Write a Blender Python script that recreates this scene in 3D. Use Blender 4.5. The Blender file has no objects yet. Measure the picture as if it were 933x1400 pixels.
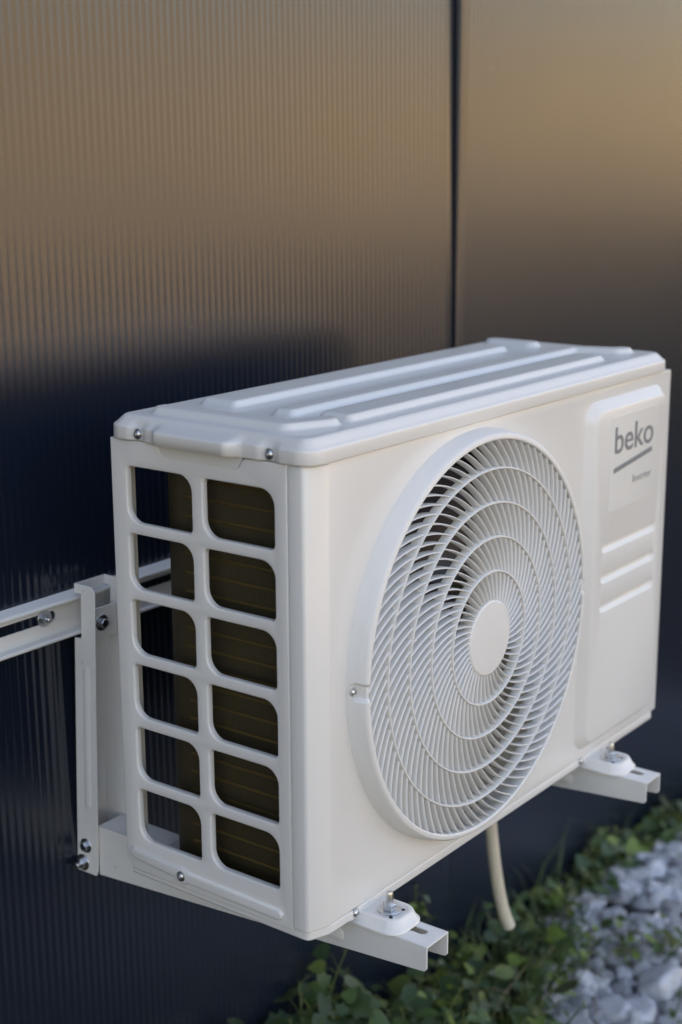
import bpy, bmesh, math, random
from mathutils import Vector, Matrix
import mathutils.geometry as mg

S = bpy.context.scene
COL = S.collection
R = math.radians
PI = math.pi
rnd = random.Random(11)

# ------------------------------------------------------------------ camera
CAM = Vector((-1.121, -0.883, 0.8044))
YAW, PITCH, ROLL, FPX = 0.92453, 0.23931, -0.00409, 2058.83
fw = Vector((math.sin(YAW)*math.cos(PITCH), math.cos(YAW)*math.cos(PITCH), -math.sin(PITCH)))
r0 = Vector((math.cos(YAW), -math.sin(YAW), 0)); u0 = r0.cross(fw)
rt = r0*math.cos(ROLL) + u0*math.sin(ROLL); up = -r0*math.sin(ROLL) + u0*math.cos(ROLL)
cd = bpy.data.cameras.new('camera'); cam = bpy.data.objects.new('camera', cd); COL.objects.link(cam)
m = Matrix((rt, up, -fw)).transposed().to_4x4(); m.translation = CAM; cam.matrix_world = m
cd.sensor_fit = 'VERTICAL'; cd.sensor_height = 36.0; cd.sensor_width = 24.0
cd.lens = 36.0*FPX/1400.0
cd.clip_start = 0.05; cd.clip_end = 2000
cd.dof.use_dof = True; cd.dof.focus_distance = 1.66; cd.dof.aperture_fstop = 3.3
cd.dof.aperture_blades = 7
S.camera = cam

def to_px(P):
    d = Vector(P) - CAM; w = d.dot(fw)
    return 466.5 + FPX*d.dot(rt)/w, 700 - FPX*d.dot(up)/w, w
def at(px, py, axis, val):
    d = fw + rt*((px-466.5)/FPX) + up*((700-py)/FPX)
    return CAM + d*((val-CAM[axis])/d[axis])

# ------------------------------------------------------------------ light
SUN_EL, SUN_AZ = R(33), R(8)          # azimuth from +Y towards +X: the sun stands behind the building
w = bpy.data.worlds.new('World'); S.world = w; w.use_nodes = True
nt = w.node_tree; bg = nt.nodes['Background']
sky = nt.nodes.new('ShaderNodeTexSky'); sky.sky_type = 'NISHITA'; sky.sun_disc = False
sky.sun_elevation = SUN_EL; sky.sun_rotation = SUN_AZ; sky.air_density = 1.0; sky.dust_density = 2.5; sky.ozone_density = 0.6
nt.links.new(sky.outputs[0], bg.inputs[0]); bg.inputs[1].default_value = 0.12
sd = bpy.data.lights.new('sun', 'SUN'); sd.energy = 4.5; sd.angle = R(0.53); sd.color = (1.0, 0.93, 0.82)
sun = bpy.data.objects.new('sun', sd); COL.objects.link(sun)
sdir = Vector((math.sin(SUN_AZ)*math.cos(SUN_EL), math.cos(SUN_AZ)*math.cos(SUN_EL), math.sin(SUN_EL)))
sun.rotation_euler = sdir.to_track_quat('Z', 'Y').to_euler(); sun.location = (0, 8, 12)
vs = S.view_settings; vs.view_transform = 'Standard'; vs.look = 'None'; vs.gamma = 1; vs.use_curve_mapping = False
vs.exposure = 2.15
vs.use_white_balance = True; vs.white_balance_temperature = 8150; vs.white_balance_tint = 16   # camera set to the shade white balance

# ------------------------------------------------------------------ materials
def mat(name, color, rough=0.5, metallic=0.0, spec=0.5, coat=0.0, noise=None, bump=None, vary=None, mixes=None):
    """noise=(scale, amount) mottles the colour; bump=(scale, strength); vary=amount random per object; mixes=[(scale,color,lo,hi)] patches"""
    M = bpy.data.materials.new(name); M.use_nodes = True; t = M.node_tree; b = t.nodes['Principled BSDF']
    b.inputs['Roughness'].default_value = rough; b.inputs['Metallic'].default_value = metallic
    b.inputs['Specular IOR Level'].default_value = spec; b.inputs['Coat Weight'].default_value = coat
    b.inputs['Coat Roughness'].default_value = 0.12
    co = t.nodes.new('ShaderNodeTexCoord'); src = None
    rgb = t.nodes.new('ShaderNodeRGB'); rgb.outputs[0].default_value = (*color, 1); src = rgb.outputs[0]
    def N(scale, det=5):
        n = t.nodes.new('ShaderNodeTexNoise'); n.inputs['Scale'].default_value = scale; n.inputs['Detail'].default_value = det
        t.links.new(co.outputs['Object'], n.inputs['Vector']); return n
    for (sc, c2, lo, hi) in (mixes or []):
        n = N(sc); rp = t.nodes.new('ShaderNodeMapRange'); rp.inputs[1].default_value = lo; rp.inputs[2].default_value = hi
        t.links.new(n.outputs['Fac'], rp.inputs[0])
        mx = t.nodes.new('ShaderNodeMix'); mx.data_type = 'RGBA'
        t.links.new(rp.outputs[0], mx.inputs[0]); t.links.new(src, mx.inputs[6]); mx.inputs[7].default_value = (*c2, 1); src = mx.outputs[2]
    if noise or vary:
        hs = t.nodes.new('ShaderNodeHueSaturation'); t.links.new(src, hs.inputs['Color']); src = hs.outputs[0]
        val = None
        if noise:
            n = N(noise[0]); mr = t.nodes.new('ShaderNodeMapRange'); mr.inputs[1].default_value = .3; mr.inputs[2].default_value = .7
            mr.inputs[3].default_value = 1-noise[1]; mr.inputs[4].default_value = 1+noise[1]
            t.links.new(n.outputs['Fac'], mr.inputs[0]); val = mr.outputs[0]
        if vary:
            oi = t.nodes.new('ShaderNodeObjectInfo'); mr = t.nodes.new('ShaderNodeMapRange')
            mr.inputs[3].default_value = 1-vary; mr.inputs[4].default_value = 1+vary; t.links.new(oi.outputs['Random'], mr.inputs[0])
            if val:
                mm = t.nodes.new('ShaderNodeMath'); mm.operation = 'MULTIPLY'; t.links.new(val, mm.inputs[0]); t.links.new(mr.outputs[0], mm.inputs[1]); val = mm.outputs[0]
            else: val = mr.outputs[0]
        t.links.new(val, hs.inputs['Value'])
    t.links.new(src, b.inputs['Base Color'])
    if bump:
        n = N(bump[0], 4); bp = t.nodes.new('ShaderNodeBump'); bp.inputs['Strength'].default_value = bump[1]; bp.inputs['Distance'].default_value = 0.002
        t.links.new(n.outputs['Fac'], bp.inputs['Height']); t.links.new(bp.outputs[0], b.inputs['Normal'])
    return M

M = {}
M['white'] = mat('white_enamel', (.80, .778, .748), .30, spec=.5, coat=.25, noise=(9, .012), bump=(420, .018))
M['guard'] = mat('guard_plastic', (.80, .783, .757), .42, spec=.45, noise=(14, .01))
M['bracket'] = mat('bracket_powder_coat', (.80, .78, .752), .38, spec=.5, noise=(30, .02), bump=(700, .03),
                   mixes=[(55, (.45, .42, .38), .70, .82)])
M['inner'] = mat('inner_sheet', (.60, .56, .48), .5, noise=(20, .06))
M['zinc'] = mat('zinc_plated_steel', (.62, .63, .64), .28, metallic=1.0, noise=(300, .12))
M['black'] = mat('motor_and_hole_black', (.02, .02, .022), .6)  # motor colour; its discs also paint the shade inside small openings
M['fan'] = mat('fan_plastic', (.018, .017, .028), .35)
M['logo'] = mat('grey_print', (.24, .25, .265), .4)
M['sticker'] = mat('label_film', (.775, .755, .72), .30, spec=.5, noise=(20, .01))
M['hose'] = mat('hose_plastic', (.66, .59, .47), .45, noise=(60, .06))
M['soil'] = mat('soil', (.075, .062, .048), .95, noise=(6, .35), bump=(60, .8))
M['stone'] = mat('limestone', (.50, .51, .55), .9, vary=.40, noise=(2.2, .22), bump=(180, .5), mixes=[(5, (.50, .44, .35), .58, .72)])
M['stem'] = mat('plant_stem', (.11, .13, .035), .6, noise=(50, .2))
M['grass'] = mat('grass_blade', (.060, .10, .030), .5, noise=(9, .4), mixes=[(7, (.28, .22, .10), .60, .68)])
M['straw'] = mat('dry_straw', (.27, .21, .12), .8, noise=(40, .2))
M['roof'] = mat('roof_sheet', (.05, .055, .065), .5)
M['joint'] = mat('joint_seal', (.012, .012, .014), .8)

def leaf_mat(name, c):
    m_ = mat(name, c, .42, spec=.5, vary=.38, noise=(45, .18))
    t = m_.node_tree; b = t.nodes['Principled BSDF']; out = t.nodes['Material Output']
    tr = t.nodes.new('ShaderNodeBsdfTranslucent'); tr.inputs[0].default_value = (c[0]*1.7, c[1]*1.6, c[2]*.7, 1)
    ms = t.nodes.new('ShaderNodeMixShader'); ms.inputs[0].default_value = .22
    t.links.new(b.outputs[0], ms.inputs[1]); t.links.new(tr.outputs[0], ms.inputs[2]); t.links.new(ms.outputs[0], out.inputs[0])
    return m_
M['leaf'] = leaf_mat('leaf_green', (.062, .112, .034))
M['leaf_light'] = leaf_mat('leaf_light_green', (.15, .22, .045))
M['leaf_dark'] = leaf_mat('leaf_dark_green', (.040, .080, .034))

def wall_material():
    m_ = mat('anthracite_panel_coating', (.0062, .0115, .0235), .235, spec=.9, noise=(3, .1))
    t = m_.node_tree; b = t.nodes['Principled BSDF']
    co = [n for n in t.nodes if n.type == 'TEX_COORD'][0]
    # faint smears and dust in the gloss
    n = t.nodes.new('ShaderNodeTexNoise'); n.inputs['Scale'].default_value = 2.5; n.inputs['Detail'].default_value = 6
    t.links.new(co.outputs['Object'], n.inputs['Vector'])
    mr = t.nodes.new('ShaderNodeMapRange'); mr.inputs[3].default_value = .20; mr.inputs[4].default_value = .27
    t.links.new(n.outputs['Fac'], mr.inputs[0]); t.links.new(mr.outputs[0], b.inputs['Roughness'])
    # rare pale dust specks
    v = t.nodes.new('ShaderNodeTexVoronoi'); v.inputs['Scale'].default_value = 9
    t.links.new(co.outputs['Object'], v.inputs['Vector'])
    lt = t.nodes.new('ShaderNodeMath'); lt.operation = 'LESS_THAN'; lt.inputs[1].default_value = .018
    t.links.new(v.outputs['Distance'], lt.inputs[0])
    mx = t.nodes.new('ShaderNodeMix'); mx.data_type = 'RGBA'
    old = b.inputs['Base Color'].links[0].from_socket
    t.links.new(lt.outputs[0], mx.inputs[0]); t.links.new(old, mx.inputs[6]); mx.inputs[7].default_value = (.16, .15, .14, 1)
    t.links.new(mx.outputs[2], b.inputs['Base Color'])
    return m_
M['wall'] = wall_material()

def coil_material():
    m_ = bpy.data.materials.new('coil_fins'); m_.use_nodes = True; t = m_.node_tree; b = t.nodes['Principled BSDF']
    b.inputs['Roughness'].default_value = .5; b.inputs['Metallic'].default_value = .35
    co = t.nodes.new('ShaderNodeTexCoord')
    wv = t.nodes.new('ShaderNodeTexWave'); wv.wave_type = 'BANDS'; wv.bands_direction = 'Y'; wv.inputs['Scale'].default_value = 190; wv.inputs['Distortion'].default_value = .3
    t.links.new(co.outputs['Object'], wv.inputs['Vector'])
    n = t.nodes.new('ShaderNodeTexNoise'); n.inputs['Scale'].default_value = 16; t.links.new(co.outputs['Object'], n.inputs['Vector'])
    rp = t.nodes.new('ShaderNodeMix'); rp.data_type = 'RGBA'; rp.inputs[6].default_value = (.038, .027, .011, 1); rp.inputs[7].default_value = (.072, .054, .022, 1)
    t.links.new(n.outputs['Fac'], rp.inputs[0]); t.links.new(rp.outputs[2], b.inputs['Base Color'])
    bp = t.nodes.new('ShaderNodeBump'); bp.inputs['Strength'].default_value = .7; bp.inputs['Distance'].default_value = .001
    t.links.new(wv.outputs['Fac'], bp.inputs['Height']); t.links.new(bp.outputs[0], b.inputs['Normal'])
    return m_
M['coil'] = coil_material()
M['tube'] = mat('copper_tube', (.12, .078, .022), .5, metallic=.5)

def ground_material():
    m_ = bpy.data.materials.new('ground_cover'); m_.use_nodes = True; t = m_.node_tree; b = t.nodes['Principled BSDF']
    b.inputs['Roughness'].default_value = .95; b.inputs['Specular IOR Level'].default_value = .1
    co = t.nodes.new('ShaderNodeTexCoord'); sp = t.nodes.new('ShaderNodeSeparateXYZ'); t.links.new(co.outputs['Object'], sp.inputs[0])
    def noise(s):
        n = t.nodes.new('ShaderNodeTexNoise'); n.inputs['Scale'].default_value = s; n.inputs['Detail'].default_value = 6
        t.links.new(co.outputs['Object'], n.inputs['Vector']); return n.outputs['Fac']
    def mix(f, a, c):
        mx = t.nodes.new('ShaderNodeMix'); mx.data_type = 'RGBA'; t.links.new(f, mx.inputs[0])
        for k, v in ((6, a), (7, c)):
            if isinstance(v, tuple): mx.inputs[k].default_value = (*v, 1)
            else: t.links.new(v, mx.inputs[k])
        return mx.outputs[2]
    soil = mix(noise(9), (.045, .038, .030), (.10, .085, .066))
    lawn = mix(noise(3), (.030, .045, .020), (.055, .070, .030))
    dry = mix(noise(.7), (.43, .335, .225), (.55, .435, .295))
    # the lawn strip widens beyond x = 9
    bx = t.nodes.new('ShaderNodeMath'); bx.operation = 'SUBTRACT'; bx.inputs[1].default_value = 9; t.links.new(sp.outputs['X'], bx.inputs[0])
    bm_ = t.nodes.new('ShaderNodeMath'); bm_.operation = 'MAXIMUM'; bm_.inputs[1].default_value = 0; t.links.new(bx.outputs[0], bm_.inputs[0])
    by = t.nodes.new('ShaderNodeMath'); by.operation = 'MULTIPLY_ADD'; by.inputs[1].default_value = .30; t.links.new(bm_.outputs[0], by.inputs[0]); t.links.new(sp.outputs['Y'], by.inputs[2])
    def step(lo, hi, wob):
        n = noise(1.4); a = t.nodes.new('ShaderNodeMath'); a.operation = 'MULTIPLY_ADD'; a.inputs[1].default_value = wob
        t.links.new(n, a.inputs[0]); t.links.new(by.outputs[0], a.inputs[2])
        r = t.nodes.new('ShaderNodeMapRange'); r.inputs[1].default_value = lo; r.inputs[2].default_value = hi; t.links.new(a.outputs[0], r.inputs[0]); return r.outputs[0]
    c = mix(step(-4.6, -4.2, .4), dry, lawn)
    c = mix(step(-1.3, -1.1, .4), c, soil)
    t.links.new(c, b.inputs['Base Color'])
    bp = t.nodes.new('ShaderNodeBump'); bp.inputs['Strength'].default_value = .8; bp.inputs['Distance'].default_value = .02
    t.links.new(noise(40), bp.inputs['Height']); t.links.new(bp.outputs[0], b.inputs['Normal'])
    return m_
M['ground'] = ground_material()
M['reflection_hill'] = mat('dry_meadow', (.36, .28, .165), .95, spec=.1, noise=(.05, .2), mixes=[(.12, (.16, .15, .07), .50, .62)])

# ------------------------------------------------------------------ mesh helpers
def empty(name, loc=(0, 0, 0)):
    o = bpy.data.objects.new(name, None); o.empty_display_size = .05; o.location = loc; COL.objects.link(o); return o
def tag(o, label=None, cat=None, group=None, kind=None):
    for k, v in (('label', label), ('category', cat), ('group', group), ('kind', kind)):
        if v: o[k] = v
    return o
def link(name, me, material, parent=None):
    if material and not me.materials: me.materials.append(M[material])
    o = bpy.data.objects.new(name, me); COL.objects.link(o)
    if parent:
        o.parent = parent; bpy_loc(o, parent)
    return o
def root_loc(p):
    v = Vector((0, 0, 0))
    while p: v += p.location; p = p.parent
    return v
def bpy_loc(o, parent): o.location = -root_loc(parent)      # meshes are written in world metres
class MB:
    def __init__(s): s.bm = bmesh.new()
    def box(s, a, b):
        x0, y0, z0 = a; x1, y1, z1 = b
        v = [s.bm.verts.new(p) for p in ((x0,y0,z0),(x1,y0,z0),(x1,y1,z0),(x0,y1,z0),(x0,y0,z1),(x1,y0,z1),(x1,y1,z1),(x0,y1,z1))]
        for f in ((0,3,2,1),(4,5,6,7),(0,1,5,4),(1,2,6,5),(2,3,7,6),(3,0,4,7)): s.bm.faces.new([v[i] for i in f])
        return s
    def loft(s, rings, closed=True, caps=True):
        V = [[s.bm.verts.new(p) for p in r] for r in rings]; n = len(rings[0])
        for a, b in zip(V, V[1:]):
            for i in range(n if closed else n-1):
                j = (i+1) % n; s.bm.faces.new((a[i], a[j], b[j], b[i]))
        if caps: s.bm.faces.new(V[0][::-1]); s.bm.faces.new(V[-1])
        return s
    def prism(s, poly, fn, d0, d1):
        """poly: 2D points, fn(u,v,d)->3D"""
        return s.loft([[fn(u, v, d0) for u, v in poly], [fn(u, v, d1) for u, v in poly]])
    def tube(s, pts, r, n=10, rf=None):
        rings = []; pts = [Vector(p) for p in pts]
        for i, p in enumerate(pts):
            d = (pts[min(i+1, len(pts)-1)] - pts[max(i-1, 0)]).normalized()
            a = d.cross(Vector((0.31, .2, .93))).normalized(); b = d.cross(a)
            q = r if rf is None else rf(i/(len(pts)-1))
            rings.append([p + (a*math.cos(2*PI*k/n) + b*math.sin(2*PI*k/n))*q for k in range(n)])
        return s.loft(rings)
    def lathe(s, prof, base, axis, n=20, ref=None):
        """prof: (radius, height) along axis from base"""
        ax = Vector(axis).normalized(); a = ax.orthogonal().normalized(); b = ax.cross(a); base = Vector(base)
        rings = [[base + ax*h + (a*math.cos(2*PI*k/n) + b*math.sin(2*PI*k/n))*max(r, 1e-5) for k in range(n)] for r, h in prof]
        return s.loft(rings)
    def build(s, name, material, parent=None, smooth=30, bevel=None, seg=2):
        bmesh.ops.recalc_face_normals(s.bm, faces=s.bm.faces)
        me = bpy.data.meshes.new(name); s.bm.to_mesh(me); s.bm.free()
        if smooth:
            for p in me.polygons: p.use_smooth = True
            me.set_sharp_from_angle(angle=R(smooth))
        o = link(name, me, material, parent)
        if bevel:
            b = o.modifiers.new('bevel', 'BEVEL'); b.width = bevel; b.segments = seg; b.limit_method = 'ANGLE'; b.angle_limit = R(35); b.harden_normals = False
            if smooth: me.set_sharp_from_angle(angle=R(75))
        return o
def rrect(u0, u1, v0, v1, r, n=6):
    """rounded rectangle, r = (bottom-left, bottom-right, top-right, top-left)"""
    if not isinstance(r, tuple): r = (r,)*4
    out = []
    for (cu, cv, rr, a0) in ((u0+r[0], v0+r[0], r[0], PI), (u1-r[1], v0+r[1], r[1], 1.5*PI), (u1-r[2], v1-r[2], r[2], 0), (u0+r[3], v1-r[3], r[3], .5*PI)):
        for k in range(n+1):
            a = a0 + .5*PI*k/n; out.append((cu+rr*math.cos(a), cv+rr*math.sin(a)))
    return out
def circ(cu, cv, r, n=48): return [(cu+r*math.cos(2*PI*k/n), cv+r*math.sin(2*PI*k/n)) for k in range(n)]
def sheet(name, outlines, fn, half, bev, material, parent, smooth=40):
    """flat plate with holes: first outline is the border; fn(u, v, w) maps to the world, w from -half-bev to half+bev"""
    cu = bpy.data.curves.new(name, 'CURVE'); cu.dimensions = '2D'; cu.fill_mode = 'BOTH'
    cu.extrude = half; cu.bevel_depth = bev; cu.bevel_resolution = 2; cu.offset = -bev
    for pts in outlines:
        sp = cu.splines.new('POLY'); sp.points.add(len(pts)-1); sp.use_cyclic_u = True
        for q, (a, b) in zip(sp.points, pts): q.co = (a, b, 0, 1)
    t = bpy.data.objects.new(name+'_c', cu); COL.objects.link(t)
    dg = bpy.context.evaluated_depsgraph_get(); me = bpy.data.meshes.new_from_object(t.evaluated_get(dg))
    bpy.data.objects.remove(t); bpy.data.curves.remove(cu)
    for v in me.vertices: v.co = fn(*v.co)
    bm = bmesh.new(); bm.from_mesh(me); bmesh.ops.remove_doubles(bm, verts=bm.verts, dist=1e-6)
    bmesh.ops.recalc_face_normals(bm, faces=bm.faces); bm.to_mesh(me); bm.free(); me.name = name
    for p in me.polygons: p.use_smooth = True
    me.set_sharp_from_angle(angle=R(smooth)); me.materials.clear()
    return link(name, me, material, parent)
FRONT = lambda y: (lambda u, v, w: Vector((u, y-w, v)))       # w grows towards the room
SIDE = lambda x: (lambda u, v, w: Vector((x-w, u, v)))
TOP = lambda z: (lambda u, v, w: Vector((u, v, z+w)))
def screw(name, base, axis, r, parent, material='zinc'):
    mb = MB(); mb.lathe([(r*1.25, -.001), (r*1.25, .0006), (r*1.0, .0008), (r*.97, r*.35), (r*.7, r*.62), (r*.42, r*.7), (r*.36, r*.35), (0, r*.3)], base, axis, 16)
    return mb.build(name, material, parent)
def hexbolt(name, base, axis, r, parent, stud=0.0):
    o = MB(); o.lathe([(r*1.75, 0), (r*1.75, r*.25), (r*1.7, r*.32), (0, r*.32)], base, axis, 20)
    o.lathe([(r*.95, r*.3), (r*1.08, r*.42), (r*1.08, r*1.15), (r*.95, r*1.3), (0, r*1.3)], base, axis, 6)
    if stud: o.lathe([(r*.55, r*1.2), (r*.55, r*1.3+stud*.85), (r*.44, r*1.3+stud), (0, r*1.3+stud)], base, axis, 12)
    return o.build(name, 'zinc', parent, smooth=25)

# ------------------------------------------------------------------ setting: ground, added meadow slope
GZ = -0.72
WY = 0.443           # outer face of the wall
mb = MB()
gx = [-400, -60, -15, -6, -3] + [-1.5+.12*i for i in range(40)] + [4, 7, 15, 60, 400]
gy = [-60, -30, -15, -8, -4, -2] + [-1.2+.12*i for i in range(16)] + [1.5, 6, 20, 400]
def gh(x, y):
    near = math.exp(-((x-1.2)**2/6+(y+.1)**2/2))
    return GZ + near*(.016*math.sin(5.1*x+1.3*y)+.014*math.sin(4.3*y-2.2*x+1)) + (.05*near*max(0, .45-abs(y-.42)) if y > 0 else 0)
V = [[mb.bm.verts.new((x, y, gh(x, y))) for y in gy] for x in gx]
for i in range(len(gx)-1):
    for j in range(len(gy)-1): mb.bm.faces.new((V[i][j], V[i+1][j], V[i+1][j+1], V[i][j+1]))
tag(mb.build('ground', 'ground', smooth=60), kind='structure')
# unseen dry slope added opposite the building to give the cladding its warm reflection
mb = MB(); ring = []
for y, z in ((-58, GZ-.3), (-70, 1.5), (-85, 7), (-110, 16), (-150, 28), (-300, 40)):
    ring.append([(x, y+6*math.sin(x*.021), z*(1+.12*math.sin(x*.017+y))*max(.05, min(1, (x+40)/70))) for x in range(-420, 421, 20)])
VV = [[mb.bm.verts.new(p) for p in r_] for r_ in ring]
for a, b in zip(VV, VV[1:]):
    for i in range(len(a)-1): mb.bm.faces.new((a[i], a[i+1], b[i+1], b[i]))
tag(mb.build('reflection_hill', 'reflection_hill', smooth=60), kind='structure')

# ------------------------------------------------------------------ building with micro-ribbed cladding
HB = 6.1            # eaves height above ground
PW, SEAM = 1.135, 0.946
bld = tag(empty('building', (SEAM, WY, GZ)), 'dark anthracite building clad in glossy micro-ribbed metal wall panels', 'building')
def panel_mesh():
    bm = bmesh.new(); pitch = .012; half = PW/2-.0022; xs = []; x = -half
    prof = [(-half, .022), (-half, .004), (-half+.0015, .0008), (-half+.004, 0.0)]
    n = int((2*half-.03)/pitch); st = -n*pitch/2
    for i in range(n*8+1):
        xx = st + pitch*i/8; prof.append((xx, -.00032*(1-math.cos(2*PI*i/8))))
    prof += [(half-.004, 0), (half-.0015, .0008), (half, .004), (half, .022)]
    a = [bm.verts.new((x, y, 0)) for x, y in prof]; b = [bm.verts.new((x, y, HB)) for x, y in prof]
    for i in range(len(prof)-1): bm.faces.new((a[i], a[i+1], b[i+1], b[i]))
    me = bpy.data.meshes.new('panel'); bm.to_mesh(me); bm.free()
    for p in me.polygons: p.use_smooth = True
    me.set_sharp_from_angle(angle=R(40)); me.materials.append(M['wall']); return me
pm = panel_mesh()
TILT = {-1: -.55, 0: .30}        # degrees: no two sheets hang quite plumb
for k in range(-18, 26):
    o = bpy.data.objects.new('panel', pm); COL.objects.link(o); o.parent = bld
    tl = R(TILT.get(k, 0)); o.rotation_euler = (tl, 0, 0); o.location = ((k+.5)*PW, math.sin(tl)*1.0, 0)
mb = MB(); mb.box((SEAM-18*PW, WY+.02, GZ-.3), (SEAM+26*PW, WY+7, GZ+HB-.01)); mb.build('wall_core', 'joint', bld, smooth=None)
mb = MB(); mb.box((SEAM-18*PW-.2, WY-.02, GZ+HB), (SEAM+26*PW+.2, WY+7.2, GZ+HB+.12)); mb.build('roof', 'roof', bld, smooth=None, bevel=.01)

mb = MB(); mb.box((SEAM+11.2*PW, WY+.6, GZ+HB+.12), (SEAM+26*PW, WY+6.8, GZ+HB+5.2)); mb.build('shadow_block', 'roof', bld, smooth=None, bevel=.02)  # unseen block added to lengthen the shadow on the ground to the right

# ------------------------------------------------------------------ outdoor unit
W, D, H = 0.811, 0.274, 0.500
unit = tag(empty('outdoor_unit', (W/2, D/2, -.02)), 'white air conditioner outdoor unit with round fan guard on wall brackets', 'air conditioner')

# --- base pan
pan = [(.006, D-.003), (.0025, .030), (.0025, .0145), (.0040, .0108), (.0070, .0088), (.0235, .0026), (.0275, .0012), (.033, .0008), (.060, .0008), (.066, -.0008), (.079, -.0008), (.085, .0008),
       (W-.010, .0008), (W-.006, .004), (W-.006, D-.003)]
mb = MB(); mb.prism(pan, lambda u, v, d: (u, v, d), -.0125, -.0012); mb.build('base_pan', 'white', unit, bevel=.0018, smooth=40)

# --- left side grille panel
rows, gap = .0620, .0125
outl = [(D, 0.0), (D, H), (.207, H), (.203, .497), (.199, .490), (.193, .4875), (.098, .4875), (.092, .490), (.088, .497), (.084, H), (.0292, H), (.0292, -.004)]
outl = [(.262, -.0035), (D, .010)] + outl[1:]
holes = []
for i in range(6):
    zt = .4715 - i*(rows+gap)
    for (a, b) in ((.0465, .1415), (.1575, .2505)):
        holes.append(rrect(a, b, zt-rows, zt, (.007, .019, .007, .019)) if False else rrect(a, b, zt-rows, zt, (.006, .018, .006, .018)))
# the view from outside runs from large y (left) to small y (right): big radii sit top-right and bottom-left there
holes = [rrect(a, b, zt-rows, zt, (.006, .018, .006, .018)) for i in range(6) for zt in [.4715-i*(rows+gap)] for (a, b) in ((.0465, .1415), (.1575, .2505))]
holes = [[(a+b-u, v) for (u, v) in rrect(a, b, zt-rows, zt, (.018, .006, .018, .006))][::-1] for i in range(6) for zt in [.4715-i*(rows+gap)] for (a, b) in ((.0465, .1415), (.1575, .2505))]
holes = [[(u, v) for (u, v) in h] for h in holes]
side = sheet('side_grille', [outl]+holes, SIDE(.0045), .0022, .0022, 'white', unit)
mb = MB()
mb.box((.0095, D-.0025, .003), (.034, D-.0005, H-.002)); mb.build('rear_flange', 'inner', unit)
# pressed stiffening rib along the bottom and its screw boss
rib = [(.2655, .0190), (.263, .0245), (.258, .0262), (.197, .0205), (.186, .0225), (.175, .0185), (.046, .0155), (.041, .0105), (.043, .0045), (.049, .0025), (.175, .0052), (.186, .0010), (.197, .0068), (.259, .0125), (.264, .0142)]
sheet('stiffening_rib', [rib], SIDE(0), .0006, .0026, 'white', side, smooth=60)
screw('screw', (-.003, .186, .0118), (-1, 0, 0), .0048, side)
# handle scoop pressed into the panel below the lid
mb = MB(); sc = [(.2075, H+.001), (.2035, .497), (.1995, .490), (.1935, .487), (.0975, .487), (.0915, .490), (.0875, .497), (.0835, H+.001)]
def inset(k, x): return [(x, .1455+(y-.1455)*(1-k*.09), z+(H+.001-z)*k*.45) for y, z in sc]
mb.loft([inset(0, .0003), inset(.25, .0012), inset(1, .0055), inset(1.15, .0060)])
mb.build('handle_scoop', 'white', side, smooth=50)

# --- front panel with its chamfered left corner
CX, CZ = .2982, .2520
sheet('front_panel', [[(.029, .0), (W-.002, .0), (W, .002), (W, H-.002), (W-.002, H), (.029, H)], circ(CX, CZ, .2335, 96)], FRONT(.0022), .0012, .001, 'white', unit)
prof = [(.0006, .0285), (.0002, .0278), (.0, .027), (.0, .0125), (.0008, .0098), (.0028, .0078), (.0225, .0012), (.0255, .0004), (.0295, .0)]
mb = MB(); rings = []
for z, ins in ((-.0020, .0016), (-.0014, .0005), (-.0008, .0001), (.0010, 0.0), (H-.003, 0), (H-.0012, .0006), (H, .002)):
    zf = lambda x: z
    rings.append([(x+ins*.8, y+ins*.9, zf(x)) for x, y in prof] + [(.032, .0035+ins*.5, max(z, 0)), (.006+ins*.5, .030, z)])
mb.loft(rings); mb.build('corner_panel', 'white', unit, smooth=35)
# right end and rear panels
mb = MB(); mb.box((W-.004, .004, 0), (W-.0015, D, H)); mb.build('end_panel', 'white', unit, bevel=.001)
mb = MB(); mb.box((.585, D-.003, .002), (W-.005, D-.001, H)); mb.build('rear_panel', 'white', unit)

# --- raised service cover on the right of the front
mb = MB(); mb.loft([[(u, yy, v) for u, v in rrect(.562+e, .788-e, .012+e, .485-e, .026-e*.6, 8)]
    for e, yy in ((-.001, .0008), (.0, .0002), (.0012, -.0008), (.0112, -.0108), (.0124, -.0118), (.0142, -.0121))], caps=False)
cover = mb.build('service_cover', 'white', unit, smooth=60)
yc = -.0121
SLOT = [(.598, .757, zc-.0075, zc+.0075) for zc in (.2905, .2490, .2085)]
sheet('cover_plate', [rrect(.562+.0141, .788-.0141, .012+.0141, .485-.0141, .026-.0141*.6, 8)]+[rrect(*q, .0074, 7) for q in SLOT], FRONT(yc+.0004), .0003, .0001, 'white', cover)
sheet('label_panel', [rrect(.612, .748, .335, .462, .003, 3)], FRONT(yc), .0002, .0001, 'sticker', cover)
for q in SLOT:
    mb = MB(); mb.loft([[(u, yy, v) for u, v in rrect(q[0]+e, q[1]-e, q[2]+e, q[3]-e, max(.0074-e, .001), 7)]
        for e, yy in ((-.0006, yc-.0001), (.0004, yc+.0004), (.0042, yc+.0042), (.0052, yc+.0046), (.0064, yc+.0048))], caps=False)
    vs2 = rrect(q[0]+.0064, q[1]-.0064, q[2]+.0064, q[3]-.0064, .001, 7); mb.bm.faces.new([mb.bm.verts.new((u, yc+.0048, v)) for u, v in vs2])
    mb.build('pressed_groove', 'white', cover, smooth=60)
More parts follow.
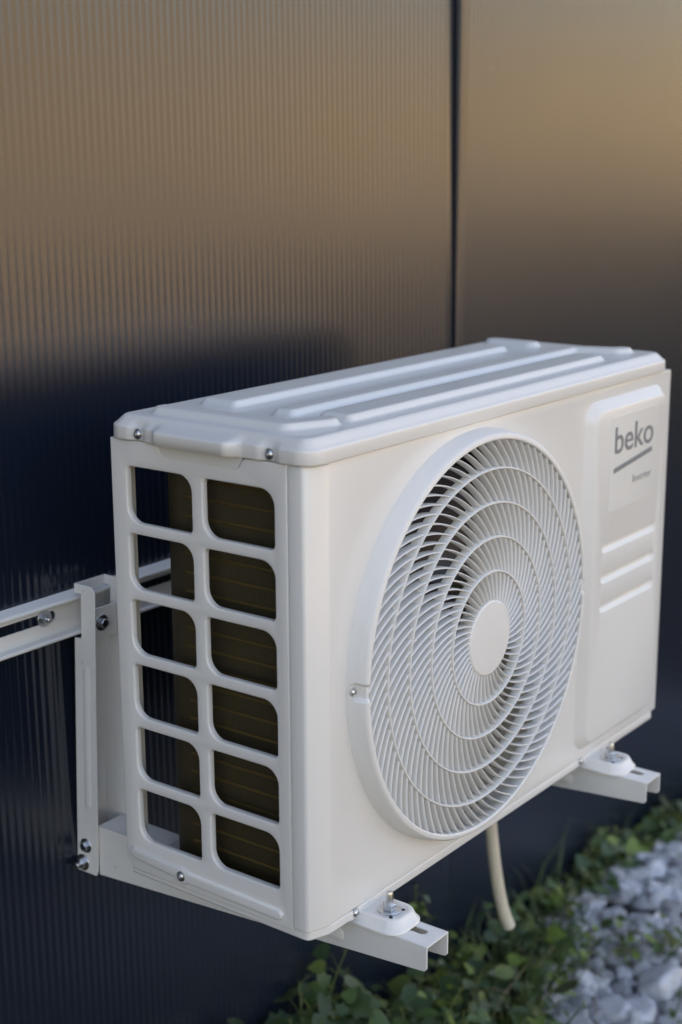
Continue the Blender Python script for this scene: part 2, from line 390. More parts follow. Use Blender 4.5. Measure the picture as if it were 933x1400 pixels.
def text(s, name, x, z, size, parent, sx=1.0, weight=0.0, align='LEFT'):
    cu = bpy.data.curves.new(name, 'FONT'); cu.body = s; cu.size = size; cu.extrude = .0002; cu.offset = weight; cu.align_x = align; cu.space_character = 1.0
    t = bpy.data.objects.new(name+'_c', cu); COL.objects.link(t)
    dg = bpy.context.evaluated_depsgraph_get(); me = bpy.data.meshes.new_from_object(t.evaluated_get(dg))
    bpy.data.objects.remove(t); bpy.data.curves.remove(cu)
    for v in me.vertices: v.co = Vector((x+v.co.x*sx, yc-.0006-v.co.z, z+v.co.y))
    me.materials.clear(); return link(name, me, 'logo', parent)
t1 = text('beko', 'lettering', .622, .4125, .0505, cover, sx=1.0, weight=.0004)
xs = [v.co.x for v in t1.data.vertices]; k = .112/(max(xs)-min(xs)); mn = min(xs)
for v in t1.data.vertices: v.co.x = .6235+(v.co.x-mn)*k
tag(t1, 'large grey lettering above the slanted bar')
sheet('logo_bar', [[(.6225, .3865), (.7330, .3995), (.7330, .4060), (.6225, .3930)]], FRONT(yc-.0007), .0002, .00005, 'logo', cover)
t2 = text('Inverter', 'lettering', .678, .3650, .0165, cover, weight=-.0003)
xs = [v.co.x for v in t2.data.vertices]; k = .055/(max(xs)-min(xs)); mn = min(xs)
for v in t2.data.vertices: v.co.x = .679+(v.co.x-mn)*k
tag(t2, 'small grey lettering below the slanted bar')

# --- lid: pressed steel top cover
def lid_mesh():
    x0, x1, y0, y1, rc = -.0035, W-.012, -.0030, D+.001, .022
    def axis(a, b, fine):
        p = [a+.0016*i for i in range(14)]; q = [b-.0016*i for i in range(14)][::-1]
        n = int((q[0]-p[-1])/fine); return p + [p[-1]+(q[0]-p[-1])*i/n for i in range(1, n)] + q
    X = axis(x0, x1, .0032); Y = axis(y0, y1, .0028)
    def sm(t): t = max(0, min(1, t)); return t*t*(3-2*t)
    def seg(p, a, b):
        ax, ay = a; bx, by = b; dx, dy = bx-ax, by-ay; t = max(0, min(1, ((p[0]-ax)*dx+(p[1]-ay)*dy)/(dx*dx+dy*dy)))
        return math.hypot(p[0]-ax-t*dx, p[1]-ay-t*dy)
    def rect(p, a, b, c, d, r):
        qx = max(a+r-p[0], p[0]-b+r); qy = max(c+r-p[1], p[1]-d+r)
        return math.hypot(max(qx, 0), max(qy, 0)) + min(max(qx, qy), 0) - r
    def ridge(p):
        d = []
        d.append(rect(p, .102, .676, .183, .233, .006))                       # rear plateau
        d.append(rect(p, .094, .735, .097, .124, .006))                       # middle rib ...
        d.append(min(seg(p, (.722, .112), (.742, .052)), seg(p, (.742, .052), (.752, .046)))-.013)
        d.append(rect(p, .106, .668, .030, .072, .006))                       # front plateau
        d.append(min(seg(p, (.040, .226), (.040, .062)), seg(p, (.040, .062), (.082, .044)))-.014)   # left hook
        d.append(seg(p, (.735, .238), (.735, .182))-.014)
        return .0072*sm(.5-min(d)/.0075)
    V = []; vs_ = []
    for i, x in enumerate(X):
        row = []
        for j, y in enumerate(Y):
            px, py = x, y
            cx = min(max(x, x0+rc), x1-rc); cy = min(max(y, y0+rc), y1-rc)
            dx, dy = x-cx, y-cy; dd = math.hypot(dx, dy)
            if dx and dy:
                mx = max(abs(dx), abs(dy)); f = mx/dd; px, py = cx+dx*f, cy+dy*f
            dd2 = math.hypot(px-cx, py-cy)
            e = rc - dd2 if (dx or dy) else 1
            e = min(e, px-x0 if not dy else 1, x1-px if not dy else 1, py-y0 if not dx else 1, y1-py if not dx else 1)
            e = max(e, 0)
            z = .5165 + .0105*sm(min(1, (e+.002)/.0165)) - .0008
            z += ridge((px, py))*sm((e-.006)/.01)
            row.append((px, py, z, e))
        V.append(row)
    def side_shift(y, z):
        hb = sm((y-.083)/.016)*sm((.207-y)/.016)
        dent = max(sm(1-abs(y-c)/.0125*1.0+.25) for c in (.2297, .0495))
        return -.0125*hb + .0040*dent
    bm = bmesh.new(); B = []
    for row in V:
        r_ = []
        for (x, y, z, e) in row:
            f = sm(1-(x-x0)/.009) if x < x0+.009 else 0
            if f: x += side_shift(y, z)*f
            r_.append(bm.verts.new((x, y, z)))
        B.append(r_)
    nx, ny = len(X), len(Y)
    for i in range(nx-1):
        for j in range(ny-1): bm.faces.new((B[i][j], B[i+1][j], B[i+1][j+1], B[i][j+1]))
    loop = [B[i][0] for i in range(nx)] + [B[nx-1][j] for j in range(1, ny)] + [B[i][ny-1] for i in range(nx-2, -1, -1)] + [B[0][j] for j in range(ny-2, 0, -1)]
    prev = loop
    for dz, ins in ((.0011, -.0009), (.002, -.0010), (.0135, -.0014), (.0148, -.0008), (.0150, .0015)):
        new = []
        for v in loop:
            n = Vector((v.co.x-min(max(v.co.x, .02), W-.03), v.co.y-min(max(v.co.y, .02), D-.02), 0)); n = n.normalized() if n.length else n
            q = v.co - n*ins; q.z = .5160 - dz
            if v.co.x < x0+.02:
                hb = sm((v.co.y-.083)/.016)*sm((.207-v.co.y)/.016)
                if dz > .009: q.x += .010*hb if dz > .0145 else 0
            new.append(bm.verts.new(q))
        for i in range(len(loop)):
            j = (i+1) % len(loop); bm.faces.new((prev[i], prev[j], new[j], new[i]))
        prev = new
    bmesh.ops.recalc_face_normals(bm, faces=bm.faces)
    me = bpy.data.meshes.new('lid'); bm.to_mesh(me); bm.free()
    for p in me.polygons: p.use_smooth = True
    return me
lid = link('lid', lid_mesh(), 'white', unit)
for yy in (.2297, .0495): screw('screw', (-.0015, yy, .5085), (-1, 0, .1), .0046, lid)
# inner ceiling under the lid keeps the casing closed
mb = MB(); mb.box((.012, .008, .4975), (W-.02, D-.006, .4995)); mb.build('lid_tray', 'inner', unit)

# --- heat exchanger coil: side leg, rounded bend, rear leg
def coil_path(off, n=10):
    xo, yo, r = .030+off, .2505-off, .056-off
    cx, cy = .086, .1945
    pts = [(xo, .034), (xo, .09), (xo, cy)]
    for k in range(1, n): a = PI - .5*PI*k/n; pts.append((cx+r*math.cos(a), cy+r*math.sin(a)))
    pts += [(cx, yo), (.30, yo), (.575, yo)]; return pts
mb = MB(); a = coil_path(0); b = coil_path(.034)
mb.prism(a+b[::-1], lambda u, v, d: (u, v, d), .006, .494); coil = mb.build('heat_exchanger', 'coil', unit, smooth=30)
for k in range(23):
    z = .020+.021*k; mb = MB(); mb.tube([(x, y, z) for x, y in coil_path(.0004)[:3]], .0020, 5); mb.build('coil_tube', 'tube', coil)
mb = MB(); mb.box((.576, .020, .004), (.579, D-.006, .496)); mb.build('partition', 'inner', unit)

# --- fan duct, fan, motor
mb = MB(); n = 64; prof = [(.2335, .003), (.2335, .006), (.229, .02), (.227, .05), (.2285, .085), (.234, .095), (.2365, .095), (.231, .085), (.2295, .05), (.2315, .02), (.2365, .004)]
rings = [[(CX+r*math.cos(2*PI*k/n), y, CZ+r*math.sin(2*PI*k/n)) for r, y in prof] for k in range(n)]
rings.append(rings[0]); mb.loft(rings, closed=True, caps=False); bmesh.ops.remove_doubles(mb.bm, verts=mb.bm.verts, dist=1e-6); mb.build('fan_duct', 'inner', unit)
fan = empty('fan', Vector((0, 0, 0))); fan.parent = unit; bpy_loc(fan, unit)
mb = MB(); mb.lathe([(.001, -.045), (.040, -.043), (.05, -.036), (.052, 0), (.05, .03), (.001, .03)], (CX, .09, CZ), (0, 1, 0), 32)
mb.build('fan_hub', 'fan', fan)
for q in range(3):
    mb = MB(); rings = []
    for i in range(9):
        s_ = i/8; r = .045+.175*s_; pts = []
        for k in range(13):
            c = k/12; wid = .75+.55*s_; th = 2*PI*q/3 + .9 + (c-.5)*wid + .35*s_
            pts.append((CX+r*math.cos(th), .085+.042*(c-.5)-.01*s_, CZ+r*math.sin(th)))
        back = [(x, y+.0022, z) for x, y, z in pts[::-1]]
        rings.append(pts+back)
    mb.loft(rings); mb.build('fan_blade', 'fan', fan)
mb = MB(); mb.lathe([(.03, 0), (.055, .004), (.055, .06), (.03, .066)], (CX, .122, CZ), (0, 1, 0), 24); mb.build('fan_motor', 'black', unit)

# --- fan guard
guard = empty('fan_guard', Vector((0, 0, 0))); guard.parent = unit; bpy_loc(guard, unit)
RAD = [.0443, .0783, .1180, .1578, .1972, .2296]; YF = [-.0272, -.0264, -.0250, -.0236, -.0228, -.0228]
def yfront(r):
    for (a, b, c, d) in zip(RAD, RAD[1:], YF, YF[1:]):
        if r <= b: return c+(d-c)*(r-a)/(b-a)
    return YF[-1]
def ring_mesh(prof_fn, n=180):
    mb = MB(); rings = []
    for k in range(n):
        th = 2*PI*k/n; rings.append([(CX+r*math.cos(th), y, CZ+r*math.sin(th)) for r, y in prof_fn(th)])
    rings.append(rings[0]); mb.loft(rings, caps=False); bmesh.ops.remove_doubles(mb.bm, verts=mb.bm.verts, dist=1e-7); return mb
NOTCH = [PI*1.0-.005, .02]
def outer_prof(th):
    y1 = -.0235; n1 = False
    for a in NOTCH:
        d = (th-a+PI) % (2*PI) - PI
        if abs(d) < .037: n1 = True
    if n1: return [(.2412, -.0004), (.2410, -.0055), (.2380, -.0062), (.2340, -.0065), (.2336, -.0195), (.2325, -.0210), (.2304, -.0210), (.2298, -.0200), (.2298, .006), (.2411, .006)]
    return [(.2412, -.0004), (.2408, -.0035), (.2396, -.0100), (.2378, -.0205), (.2362, -.0228), (.2345, -.0238), (.2312, -.0238), (.2298, -.0226), (.2298, .006), (.2411, .006)]
ring_mesh(outer_prof, 360).build('guard_rim', 'guard', guard, smooth=32)
for th in NOTCH:
    screw('screw', (CX+.2375*math.cos(th), -.0064, CZ+.2375*math.sin(th)), (0, -1, 0), .0042, guard)
for r in RAD[1:-1]:
    y = yfront(r)
    ring_mesh(lambda th: [(r-.0012, y+.012), (r-.0013, y+.001), (r-.0006, y-.0006), (r+.0006, y-.0006), (r+.0013, y+.001), (r+.0012, y+.012)], 120).build('guard_ring', 'guard', guard, smooth=50)
y = YF[0]
mb = MB(); mb.lathe([(.001, .0012), (.030, .0010), (.0425, .0002), (.0443, -.0012), (.0448, -.004), (.0448, -.018), (.041, -.018), (.001, -.016)], (CX, y, CZ), (0, -1, 0), 64)
mb.build('guard_hub', 'guard', guard, smooth=30)
COUNT = [46, 60, 70, 78, 84]; ALPHA = [(14, 22), (30, 36), (35, 40), (40, 46), (47, 52)]
def blade_geo(i):
    r0_, r1_ = RAD[i], RAD[i+1]; a0, a1 = ALPHA[i]; th = 0; rings = []; n = 6; pr = r0_
    for k in range(n+1):
        s_ = k/n; r = r0_+(r1_-r0_)*s_; al = R(a0+(a1-a0)*s_)
        if k: th += math.tan(al)*(r-pr)/r
        pr = r
        P = Vector((r*math.cos(th), 0, r*math.sin(th)))
        d = Vector((math.cos(th+al), 0, math.sin(th+al))); nn = Vector((-d.z, 0, d.x)); y = yfront(r)
        sec = [(-.00095, .0120), (-.0010, .0030), (-.0007, .0012), (0, .0006), (.0007, .0012), (.0010, .0030), (.00095, .0120)]
        rings.append([P+nn*a+Vector((0, y+b, 0)) for a, b in sec])
    return rings
for i in range(5):
    n = COUNT[i]
    if i == 0:
        mb = MB()
        for k in range(n):
            q = Matrix.Rotation(2*PI*k/n, 3, 'Y')
            mb.loft([[q @ v + Vector((CX, 0, CZ)) for v in r_] for r_ in blade_geo(0)])
        o = mb.build('inner_spokes', 'guard', guard, smooth=50); o['kind'] = 'stuff'; continue
    mb = MB(); mb.loft(blade_geo(i)); bmesh.ops.recalc_face_normals(mb.bm, faces=mb.bm.faces)
    me = bpy.data.meshes.new('louvre_blade'); mb.bm.to_mesh(me); mb.bm.free()
    for p in me.polygons: p.use_smooth = True
    me.set_sharp_from_angle(angle=R(50)); me.materials.append(M['guard'])
    base = Vector((CX, 0, CZ)) - root_loc(guard)
    for k in range(n):
        o = bpy.data.objects.new('louvre_blade', me); COL.objects.link(o); o.parent = guard
        o.location = base; o.rotation_euler = (0, 2*PI*(k+.37*i)/n, 0)

# --- feet, foot bolts and lower screws
ZA = -.020                                # top of the bracket arms
def foot(xc):
    mb = MB(); rings = []
    def loop(hx, yf, z, r): return [(xc+(u), v, z) for u, v in rrect(-hx, hx, yf, .012, (r, r, .004, .004), 7)]
    for hx, yf, z, r in ((.0290, -.0545, ZA+.0005, .019), (.0290, -.0545, ZA+.0024, .019), (.0278, -.0532, ZA+.0036, .018), (.0266, -.0518, ZA+.0042, .017),
                         (.0232, -.0480, ZA+.0125, .015), (.0220, -.0468, ZA+.0140, .014), (.0190, -.0430, ZA+.0140, .012), (.0172, -.0410, ZA+.0112, .010), (.0155, -.0390, ZA+.0106, .009)):
        rings.append(loop(hx, yf, z, r))
    mb.loft(rings); f = mb.build('foot', 'white', unit, smooth=55)
    hexbolt('foot_bolt', (xc+.003, -.023, ZA+.0105), (0, 0, 1), .0076, f, stud=.013)
    for dx, dy in ((-.009, -.033), (.013, -.034)):
        mb = MB(); mb.lathe([(.0022, .0), (.0022, .0006), (0, .0006)], (xc+dx, dy, ZA+.0105), (0, 0, 1), 10); mb.build('drain_hole', 'black', f)  # flat dark disc paints the shade inside each hole
foot(.1015); foot(.6240)
for xx in (.072, .585): screw('screw', (xx, -.0008 if xx < .1 else .0008, -.0052), (0, -1, 0), .0042, unit)

# ------------------------------------------------------------------ wall brackets and rail
def bracket(x0, x1, label):
    b = tag(empty('wall_bracket', ((x0+x1)/2, .43, -.088)), label, 'bracket', 'wall brackets carrying the unit')
    ye, yr, t = -.0890, .4400, .0020
    # arm: U channel, open side down, flanges deepen towards the wall
    flange = [(ye, ZA), (ye, -.0460), (ye+.003, -.0495), (ye+.008, -.0500), (.165, -.0690), (yr-.035, -.0870), (yr-.035, ZA)]
    arm = MB()
    for xa in (x0, x1-t): arm.prism(flange, lambda u, v, d: (d, u, v), xa, xa+t)
    arm_o = arm.build('arm', 'bracket', b, bevel=.0006)
    slot = rrect(x0+.020, x0+.031, ye+.017, ye+.060, .0054, 6)
    sheet('arm_web', [[(x0+.0004, ye), (x1-.0004, ye), (x1-.0004, yr-.036), (x0+.0004, yr-.036)], slot], TOP(ZA-.0012), .0006, .0006, 'bracket', arm_o)
    slotw = MB(); 
    for (xa, sgn) in ((x0, -1),):
        slotw.loft([[(xa+.0002, u, v) for u, v in rrect(.02, .30, -.052, -.034, .008, 5)], [(xa-.0016, u, v) for u, v in rrect(.024, .296, -.049, -.037, .0055, 5)]])
    slotw.build('pressed_rib', 'bracket', arm_o, smooth=50)
    # post: U channel with its web at the wall, notched for the rail, leaning a little at the top
    lean = lambda z: -.018*(z+.088)/.38
    xa, xb = x0-.0024, x1+.0024
    post = MB(); zt = .293
    fl = [(.440, -.088), (.440, .224), (.4285, .224), (.4285, .281), (.440, .281), (.440, zt), (.412, zt), (.4060, zt-.006), (.405, zt-.010), (.4035, -.080), (.4065, -.088)]
    for xx in (xa-t, xb): post.prism(fl, lambda u, v, d: (d, u+lean(v), v), xx, xx+t)
    po = post.build('post', 'bracket', b, bevel=.0006)
    mb = MB()
    for z0, z1 in ((-.05, .222), (.2815, zt)):
        mb.prism([(.4375+lean(z0), z0), (.4395+lean(z0), z0), (.4395+lean(z1), z1), (.4375+lean(z1), z1)], lambda u, v, d: (d, u, v), xa+.0002, xb-.0002)
    mb.build('post_web', 'bracket', po)
    mb = MB()
    mb.loft([[(xa-t+.0002, u+lean(v), v) for u, v in rrect(.4135, .4265, .0, .19, .006, 5)], [(xa-t-.0014, u+lean(v), v) for u, v in rrect(.4165, .4235, .004, .186, .0033, 5)]])
    mb.build('pressed_rib', 'bracket', po, smooth=50)
    hexbolt('bolt', (xa-t, .4215, -.050), (-1, 0, 0), .0055, b)
    hexbolt('bolt', (xa-t, .4280, -.0745), (-1, 0, 0), .0062, b, stud=.006)
    # clamp plate that pulls the post onto the rail
    mb = MB(); mb.box((xa+.004, .398, .222), (xb-.004, .401, .262)); mb.box((xa+.004, .401, .222), (xb-.004, .414, .225)); cl = mb.build('clamp_plate', 'bracket', b, bevel=.0008)
    hexbolt('bolt', ((xa+xb)/2-.006, .398, .243), (0, -1, 0), .0058, cl)
    hexbolt('bolt', ((xa+xb)/2-.002, .4290, .118), (0, -1, 0), .0055, b)
    return b
bracket(.0790, .1210, 'white steel wall bracket under the grille end of the unit')
bracket(.6020, .6440, 'white steel wall bracket under the logo end of the unit')

rail = tag(empty('mounting_rail', (.30, WY, .25)), 'white slotted steel rail screwed to the wall behind both brackets', 'rail')
XR0, XR1 = -.0445, .72
sl = [rrect(-.034, .060, .2470, .2595, .0060, 6), rrect(.20, .30, .2485, .2585, .0049, 6), rrect(.42, .52, .2485, .2585, .0049, 6)]
# seen in the photograph the rail runs on past the frame edge
sheet('rail_web', [[(XR0, .2290), (XR1, .2290), (XR1, .2780), (XR0, .2780)]]+sl, FRONT(WY-.0012), .0007, .0004, 'bracket', rail)
def lip(z0, z1, up_):
    mb = MB(); sec = [(WY-.002, z0)]
    pts = [(WY-.0015, z0), (WY-.017, z1), (WY-.0195, z1+.0005*up_), (WY-.0212, z1+.0020*up_), (WY-.0212, z1+.0042*up_), (WY-.0198, z1+.0056*up_)]
    th = .0016; poly = pts + [(a+(th if i > 1 else 0), b+(th*up_ if i < 3 else 0)) for i, (a, b) in reversed(list(enumerate(pts)))]
    mb.prism(poly, lambda u, v, d: (d, u, v), XR0, XR1); return mb
lip(.2790, .2760, -1).build('rail_lip', 'bracket', rail, smooth=45)
lip(.2280, .2260, 1).build('rail_lip', 'bracket', rail, smooth=45)
hexbolt('bolt', (.0415, WY-.002, .2535), (0, -1, 0), .0062, rail, stud=.004)
hexbolt('bolt', (.47, WY-.002, .2535), (0, -1, 0), .0072, rail)

# ------------------------------------------------------------------ drain hose
hose = tag(empty('drain_hose', (.66, .20, -.013)), 'beige drain hose hanging from underneath the unit', 'hose')
P = [(.655, .200, -.010), (.660, .200, -.06), (.672, .200, -.12), (.684, .200, -.18), (.694, .200, -.23), (.704, .199, -.28), (.713, .197, -.32), (.722, .193, -.355), (.730, .188, -.378)]
def cr(P, n):
    P = [Vector(p) for p in P]; out = []
    for i in range(len(P)-1):
        a, b, c, d = P[max(i-1, 0)], P[i], P[i+1], P[min(i+2, len(P)-1)]
        for k in range(n):
            t = k/n; out.append(.5*((2*b)+(c-a)*t+(2*a-5*b+4*c-d)*t*t+(3*b-a-3*c+d)*t**3))
    return out + [P[-1]]
pts = cr(P, 26)
mb = MB(); mb.tube(pts, .0092, 16, rf=lambda s_: .0092+.0006*math.sin(s_*2*PI*58)); mb.build('hose_tube', 'hose', hose, smooth=60)
d = (pts[-1]-pts[-2]).normalized()
mb = MB(); mb.lathe([(.0072, 0), (.0072, .0004), (0, .0004)], pts[-1], d, 16); mb.build('hose_mouth', 'black', hose)  # dark disc on the closed end stands for shade inside the hose

# ------------------------------------------------------------------ gravel
def stone_mesh(seed):
    q = random.Random(seed); bm = bmesh.new()
    for k in range(15):
        v = Vector((q.gauss(0, 1), q.gauss(0, 1), q.gauss(0, 1))).normalized()*q.uniform(.8, 1.08)
        bm.verts.new((v.x, v.y*q.uniform(.75, .9), v.z*.62))
    r_ = bmesh.ops.convex_hull(bm, input=bm.verts)
    junk = [e for e in r_['geom_interior']+r_['geom_unused'] if isinstance(e, bmesh.types.BMVert)]
    if junk: bmesh.ops.delete(bm, geom=list(set(junk)), context='VERTS')
    bmesh.ops.bevel(bm, geom=list(bm.edges), offset=.06, segments=1, affect='EDGES', profile=.5)
    bmesh.ops.recalc_face_normals(bm, faces=bm.faces)
    me = bpy.data.meshes.new('stone'); bm.to_mesh(me); bm.free(); me.materials.append(M['stone']); return me
SM = [stone_mesh(k) for k in range(10)]
stones = []
EDGE = lambda x: min(.24+(x-.99)*.75+.03*math.sin(9*x)+.02*math.sin(23*x+1), .425)     # border towards the planted strip at the wall
for i in range(6800):
    x = rnd.uniform(.62, 2.6); y = rnd.uniform(-.6, .43)
    edge = EDGE(x)
    p_in = max(0, min(1, (edge+.06-y)/.10))
    if rnd.random() > p_in: continue
    big = rnd.random()
    s_ = rnd.uniform(.010, .020) if big < .45 else (rnd.uniform(.022, .034) if big < .86 else rnd.uniform(.034, .054))
    if y > -.02 and x > 1.15: s_ = min(s_, .034)
    stones.append((x, y, s_, rnd.randrange(10), rnd.uniform(-.5, .5), rnd.uniform(-.5, .5), rnd.uniform(0, 6.28), rnd.uniform(.1, .95)))
def px_size(s_):
    x, y, w_ = to_px((s_[0], s_[1], GZ)); vis = -30 < x < 960 and 1080 < y < 1430
    return (s_[2]*FPX/w_)*(1 if vis else .001)
for (px, py, r_) in ((905, 1352, .062), (845, 1385, .052), (780, 1398, .050), (880, 1310, .036), (925, 1290, .040), (790, 1250, .034), (850, 1240, .036), (812, 1276, .030), (905, 1235, .036), (765, 1238, .030), (930, 1400, .05), (700, 1398, .045)):
    g = at(px, py, 2, GZ+.02); stones.append((g.x, g.y, r_, rnd.randrange(10), rnd.uniform(-.4, .4), rnd.uniform(-.4, .4), rnd.uniform(0, 6.28), .8))
stones.sort(key=px_size, reverse=True)
def stone_mat(s_):
    x, y, r_, k, a, b, c, h = s_
    return Matrix.Translation((x, y, gh(x, y)+r_*.62*(h*.9-.15)+(.012 if r_ > .017 else 0))) @ Matrix.Rotation(c, 4, 'Z') @ Matrix.Rotation(a, 4, 'X') @ Matrix.Rotation(b, 4, 'Y') @ Matrix.Scale(r_, 4)
for s_ in stones[:300]:
    o = bpy.data.objects.new('gravel_stone', SM[s_[3]]); COL.objects.link(o); o.matrix_world = stone_mat(s_)
    tag(o, 'pale grey angular crushed limestone lump lying in the gravel bed', 'stone', 'loose stones of the gravel bed')
SV = [([v.co.copy() for v in me.vertices], [tuple(p.vertices) for p in me.polygons]) for me in SM]
vv, ff = [], []
for s_ in stones[300:]:
    mtx = stone_mat(s_); a, b = SV[s_[3]]; o_ = len(vv); vv += [mtx @ v for v in a]; ff += [tuple(i+o_ for i in p) for p in b]
me = bpy.data.meshes.new('gravel'); me.from_pydata(vv, [], ff)
tag(link('gravel', me, 'stone'), 'pale grey crushed limestone gravel bed along the wall', 'gravel', kind='stuff')

# ------------------------------------------------------------------ plants
def leaf_mesh(shape, mname):
    L = {'heart': [(0, .0, 0), (.28, -.10, .02), (.50, .06, .05), (.52, .30, .06), (.40, .56, .03), (.20, .82, -.02), (0, 1.0, -.08)],
         'lobed': [(0, .02, 0), (.30, -.08, .02), (.56, .10, .05), (.36, .30, .03), (.50, .52, .05), (.24, .66, .0), (0, 1.0, -.08)],
         'oval':  [(0, .0, 0), (.16, .08, .02), (.27, .28, .04), (.30, .50, .04), (.22, .74, .01), (.10, .92, -.04), (0, 1.0, -.07)]}[shape]
    mid = [(0, y, -.03+.0*y-.10*(y-.4)**2) for y in (.0, .12, .30, .50, .72, .90, 1.0)]
    bm = bmesh.new(); mv = [bm.verts.new(p) for p in mid]
    for sg in (-1, 1):
        ev = [bm.verts.new((sg*x, y, z-.10*(y-.4)**2+.03)) for x, y, z in L[1:-1]]
        chain = [mv[0]] + ev + [mv[-1]]
        for i in range(6):
            q = [mv[i], chain[i], chain[i+1], mv[i+1]]
            q2 = []
            for v in q:
                if v not in q2: q2.append(v)
            bm.faces.new(q2 if sg > 0 else q2[::-1])
    me = bpy.data.meshes.new('leaf'); bm.to_mesh(me); bm.free()
    for p in me.polygons: p.use_smooth = True
    me.materials.append(M[mname]); return me
LM = {(s_, c): leaf_mesh(s_, c) for s_ in ('heart', 'lobed', 'oval') for c in ('leaf', 'leaf_light', 'leaf_dark')}
def plant(name, label, group, base, top, stems, spread, lsize, shapes, cols, per=9):
    """base on the ground; stems arch from it towards top"""
    base = Vector(base); top = Vector(top)
    t = tag(empty(name, base), label, 'plant', group)
    mb = MB(); leaves = []
    for s_ in range(stems):
        e = top + Vector((rnd.gauss(0, spread), rnd.gauss(0, spread*.6), rnd.uniform(-.75, .0)*(top.z-base.z) if s_ else 0))
        e.y = min(e.y, WY-.02); e.z = max(e.z, GZ+.03)
        b = base + Vector((rnd.gauss(0, .018), rnd.gauss(0, .012), -.02)); b.y = min(b.y, WY-.012)
        mid = (b+e)/2 + Vector((rnd.gauss(0, .03), rnd.gauss(0, .02), .05*rnd.random()+.02)); mid.y = min(mid.y, WY-.012)
        path = [b*(1-u)**2 + mid*2*u*(1-u) + e*u*u for u in [i/8 for i in range(9)]]
        mb.tube(path, .0015, 5, rf=lambda s2: .0021*(1-.6*s2))
        n = max(4, int(per*(e-b).length/.2))
        for i in range(n):
            u = .12 + .88*(i+rnd.random()*.6)/n; u = min(u, 1)
            p = b*(1-u)**2 + mid*2*u*(1-u) + e*u*u
            ang = rnd.uniform(0, 6.28); pet = rnd.uniform(.010, .035)
            dirv = Vector((math.cos(ang), math.sin(ang)*.8, rnd.uniform(-.1, .6))).normalized()
            q = p + dirv*pet
            if q.y > WY-.015: q.y = WY-.015-rnd.random()*.02
            mb.tube([p, (p+q)/2+Vector((0, 0, .004)), q], .0007, 4)
            sz = lsize*rnd.uniform(.55, 1.15)*(1 if u < .9 else .6)
            leaves.append((q, dirv, sz))
    st = mb.build('stem', 'stem', t)
    if len(leaves) > 290: leaves = rnd.sample(leaves, 290)
    for q, dirv, sz in leaves:
        me = LM[(rnd.choice(shapes), rnd.choice(cols))]
        o = bpy.data.objects.new('leaf', me); COL.objects.link(o); o.parent = t
        # blade points outwards and droops, its face turned up to the light
        y = (dirv + Vector((rnd.gauss(0, .3), rnd.gauss(0, .3), -.55+rnd.gauss(0, .25)))).normalized()
        z = Vector((rnd.gauss(-.15, .35), rnd.gauss(-.35, .35), 1)); x = y.cross(z).normalized(); z = x.cross(y)
        mm = Matrix((x, y, z)).transposed().to_4x4() @ Matrix.Scale(sz, 4); mm.translation = q - base
        o.matrix_local = mm
    return t
def by_px(px, py, y):
    p = at(px, py, 1, y); return (p.x, y, gh(p.x, y)-.004), p
IVY = ('creeper', 'dark green heart-leaved creeper growing up against the foot of the dark wall', 'creepers along the foot of the wall')
WEED = ('leafy_weed', 'bushy green weed growing in the planted strip between wall and gravel', 'weeds in the planted strip')
LBL = {(428, 1300): 'tallest upright heart-leaved shoot under the bracket arm at the grille end',
       (562, 1212): 'single thin shoot with few leaves just behind the foot of the near bracket',
       (640, 1262): 'green weed at the wall directly left of the hose end',
       (705, 1238): 'green weed at the wall behind the hanging hose end',
       (828, 1130): 'narrow upright weed against the wall below the logo-end bracket arm',
       (908, 1108): 'large-leaved bush against the wall beyond the logo-end bracket arm'}
LOW = ('gravel_weed', 'low small-leaved weed sprouting up through the pale gravel', 'weeds in the gravel')
for (px, py, y, st, sp, ls) in ((428, 1300, .40, 4, .035, .044), (388, 1368, .38, 5, .05, .044), (475, 1340, .37, 6, .06, .046), (530, 1350, .36, 6, .06, .046),
                                (590, 1318, .38, 5, .05, .040), (455, 1385, .32, 6, .06, .044), (350, 1400, .36, 4, .05, .042), (560, 1385, .30, 7, .07, .040)):
    b, tp = by_px(px, py, y); plant(IVY[0], LBL.get((px, py), IVY[1]), IVY[2], b, tp, st, sp, ls, ('heart', 'lobed', 'heart'), ('leaf', 'leaf_dark', 'leaf', 'leaf_light'), per=10)
for (px, py, y, st, sp, ls) in ((562, 1212, .425, 1, .02, .026), (640, 1262, .41, 6, .05, .030), (705, 1238, .42, 6, .05, .030), (752, 1200, .42, 9, .05, .036),
                                (790, 1172, .42, 9, .05, .036), (828, 1130, .42, 7, .035, .036), (845, 1180, .41, 7, .05, .034),
                                (885, 1135, .41, 8, .05, .040), (908, 1108, .41, 10, .06, .042), (935, 1085, .40, 10, .07, .042), (975, 1070, .40, 8, .06, .040),
                                (620, 1325, .34, 10, .07, .040), (680, 1300, .34, 10, .06, .038), (722, 1275, .35, 9, .06, .036), (650, 1375, .25, 10, .07, .038), (585, 1350, .31, 9, .06, .040), (665, 1345, .29, 9, .06, .036), (720, 1325, .29, 8, .05, .032),
                                (720, 1370, .24, 8, .06, .032), (600, 1400, .22, 9, .07, .040), (690, 1400, .18, 7, .06, .034), (760, 1262, .36, 5, .05, .024)):
    b, tp = by_px(px, py, y); plant(WEED[0], LBL.get((px, py), WEED[1]), WEED[2], b, tp, st, sp, ls, ('oval', 'oval', 'heart'), ('leaf', 'leaf_dark', 'leaf_light', 'leaf'), per=11)
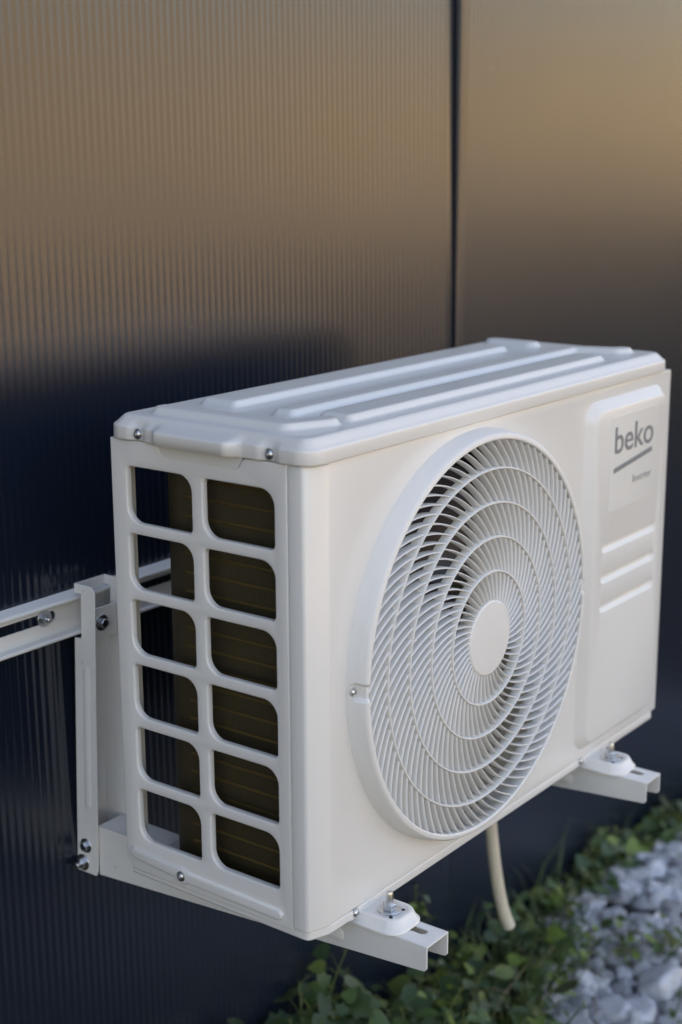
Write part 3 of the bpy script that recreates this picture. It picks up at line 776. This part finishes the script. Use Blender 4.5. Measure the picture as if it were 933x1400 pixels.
for (px, py, st, sp, ls) in ((765, 1318, 5, .05, .028), (805, 1306, 4, .05, .028), (868, 1300, 6, .045, .034), (912, 1312, 4, .04, .030), (745, 1345, 5, .05, .026), (778, 1352, 4, .04, .024), (925, 1400, 2, .03, .018)):
    g = at(px, py+22, 2, GZ); base = (g.x, g.y, gh(g.x, g.y)); tp = Vector((g.x, g.y, GZ+.095))
    plant(*LOW, base, tp, st, sp, ls, ('oval',), ('leaf', 'leaf_light'), per=12)

# grass: uncountable blades among the weeds
vv, ff = [], []
def blade(x, y, h, ww, ax, lean_):
    o_ = len(vv); a = Vector((math.cos(ax), math.sin(ax), 0)); l = Vector((-a.y, a.x, 0))
    z0 = gh(x, y)-.004
    for i, (f, t) in enumerate(((1, 0), (.85, .4), (.55, .75), (.05, 1))):
        c = Vector((x, y, z0)) + l*lean_*h*t*t + Vector((0, 0, h*(t-.25*lean_*t*t))); c.y = min(c.y, WY-.004)
        vv.append(c-a*ww*f); vv.append(c+a*ww*f)
    for i in range(3): ff.append((o_+2*i, o_+2*i+1, o_+2*i+3, o_+2*i+2))
for i in range(1100):
    x = rnd.uniform(.5, 2.3); y = WY-.012-abs(rnd.gauss(0, .15))
    if y < EDGE(x)+.0 and rnd.random() > .03: continue
    blade(x, y, rnd.uniform(.05, .21), rnd.uniform(.0018, .0048), rnd.uniform(0, 6.28), rnd.uniform(.2, 1.1))
me = bpy.data.meshes.new('grass'); me.from_pydata(vv, [], ff)
tag(link('grass', me, 'grass'), 'thin green grass blades among the weeds at the wall', 'grass', kind='stuff')
for i in range(12):
    x = rnd.uniform(.75, 1.45); y = rnd.uniform(.12, .40); a = rnd.uniform(0, 6.28); L_ = rnd.uniform(.08, .2); z = GZ+rnd.uniform(.04, .13)
    mb = MB(); p0 = Vector((x, y, z)); p1 = p0+Vector((math.cos(a)*L_, math.sin(a)*L_*.5, rnd.uniform(-.05, .03))); p1.y = min(p1.y, WY-.01)
    mb.tube([p0, (p0+p1)/2+Vector((0, 0, .012)), p1], .0008, 5)
    o = mb.build('straw_stalk', 'straw'); tag(o, 'thin dry straw stalk lying among the weeds by the wall', 'straw', 'dry stalks among the weeds')
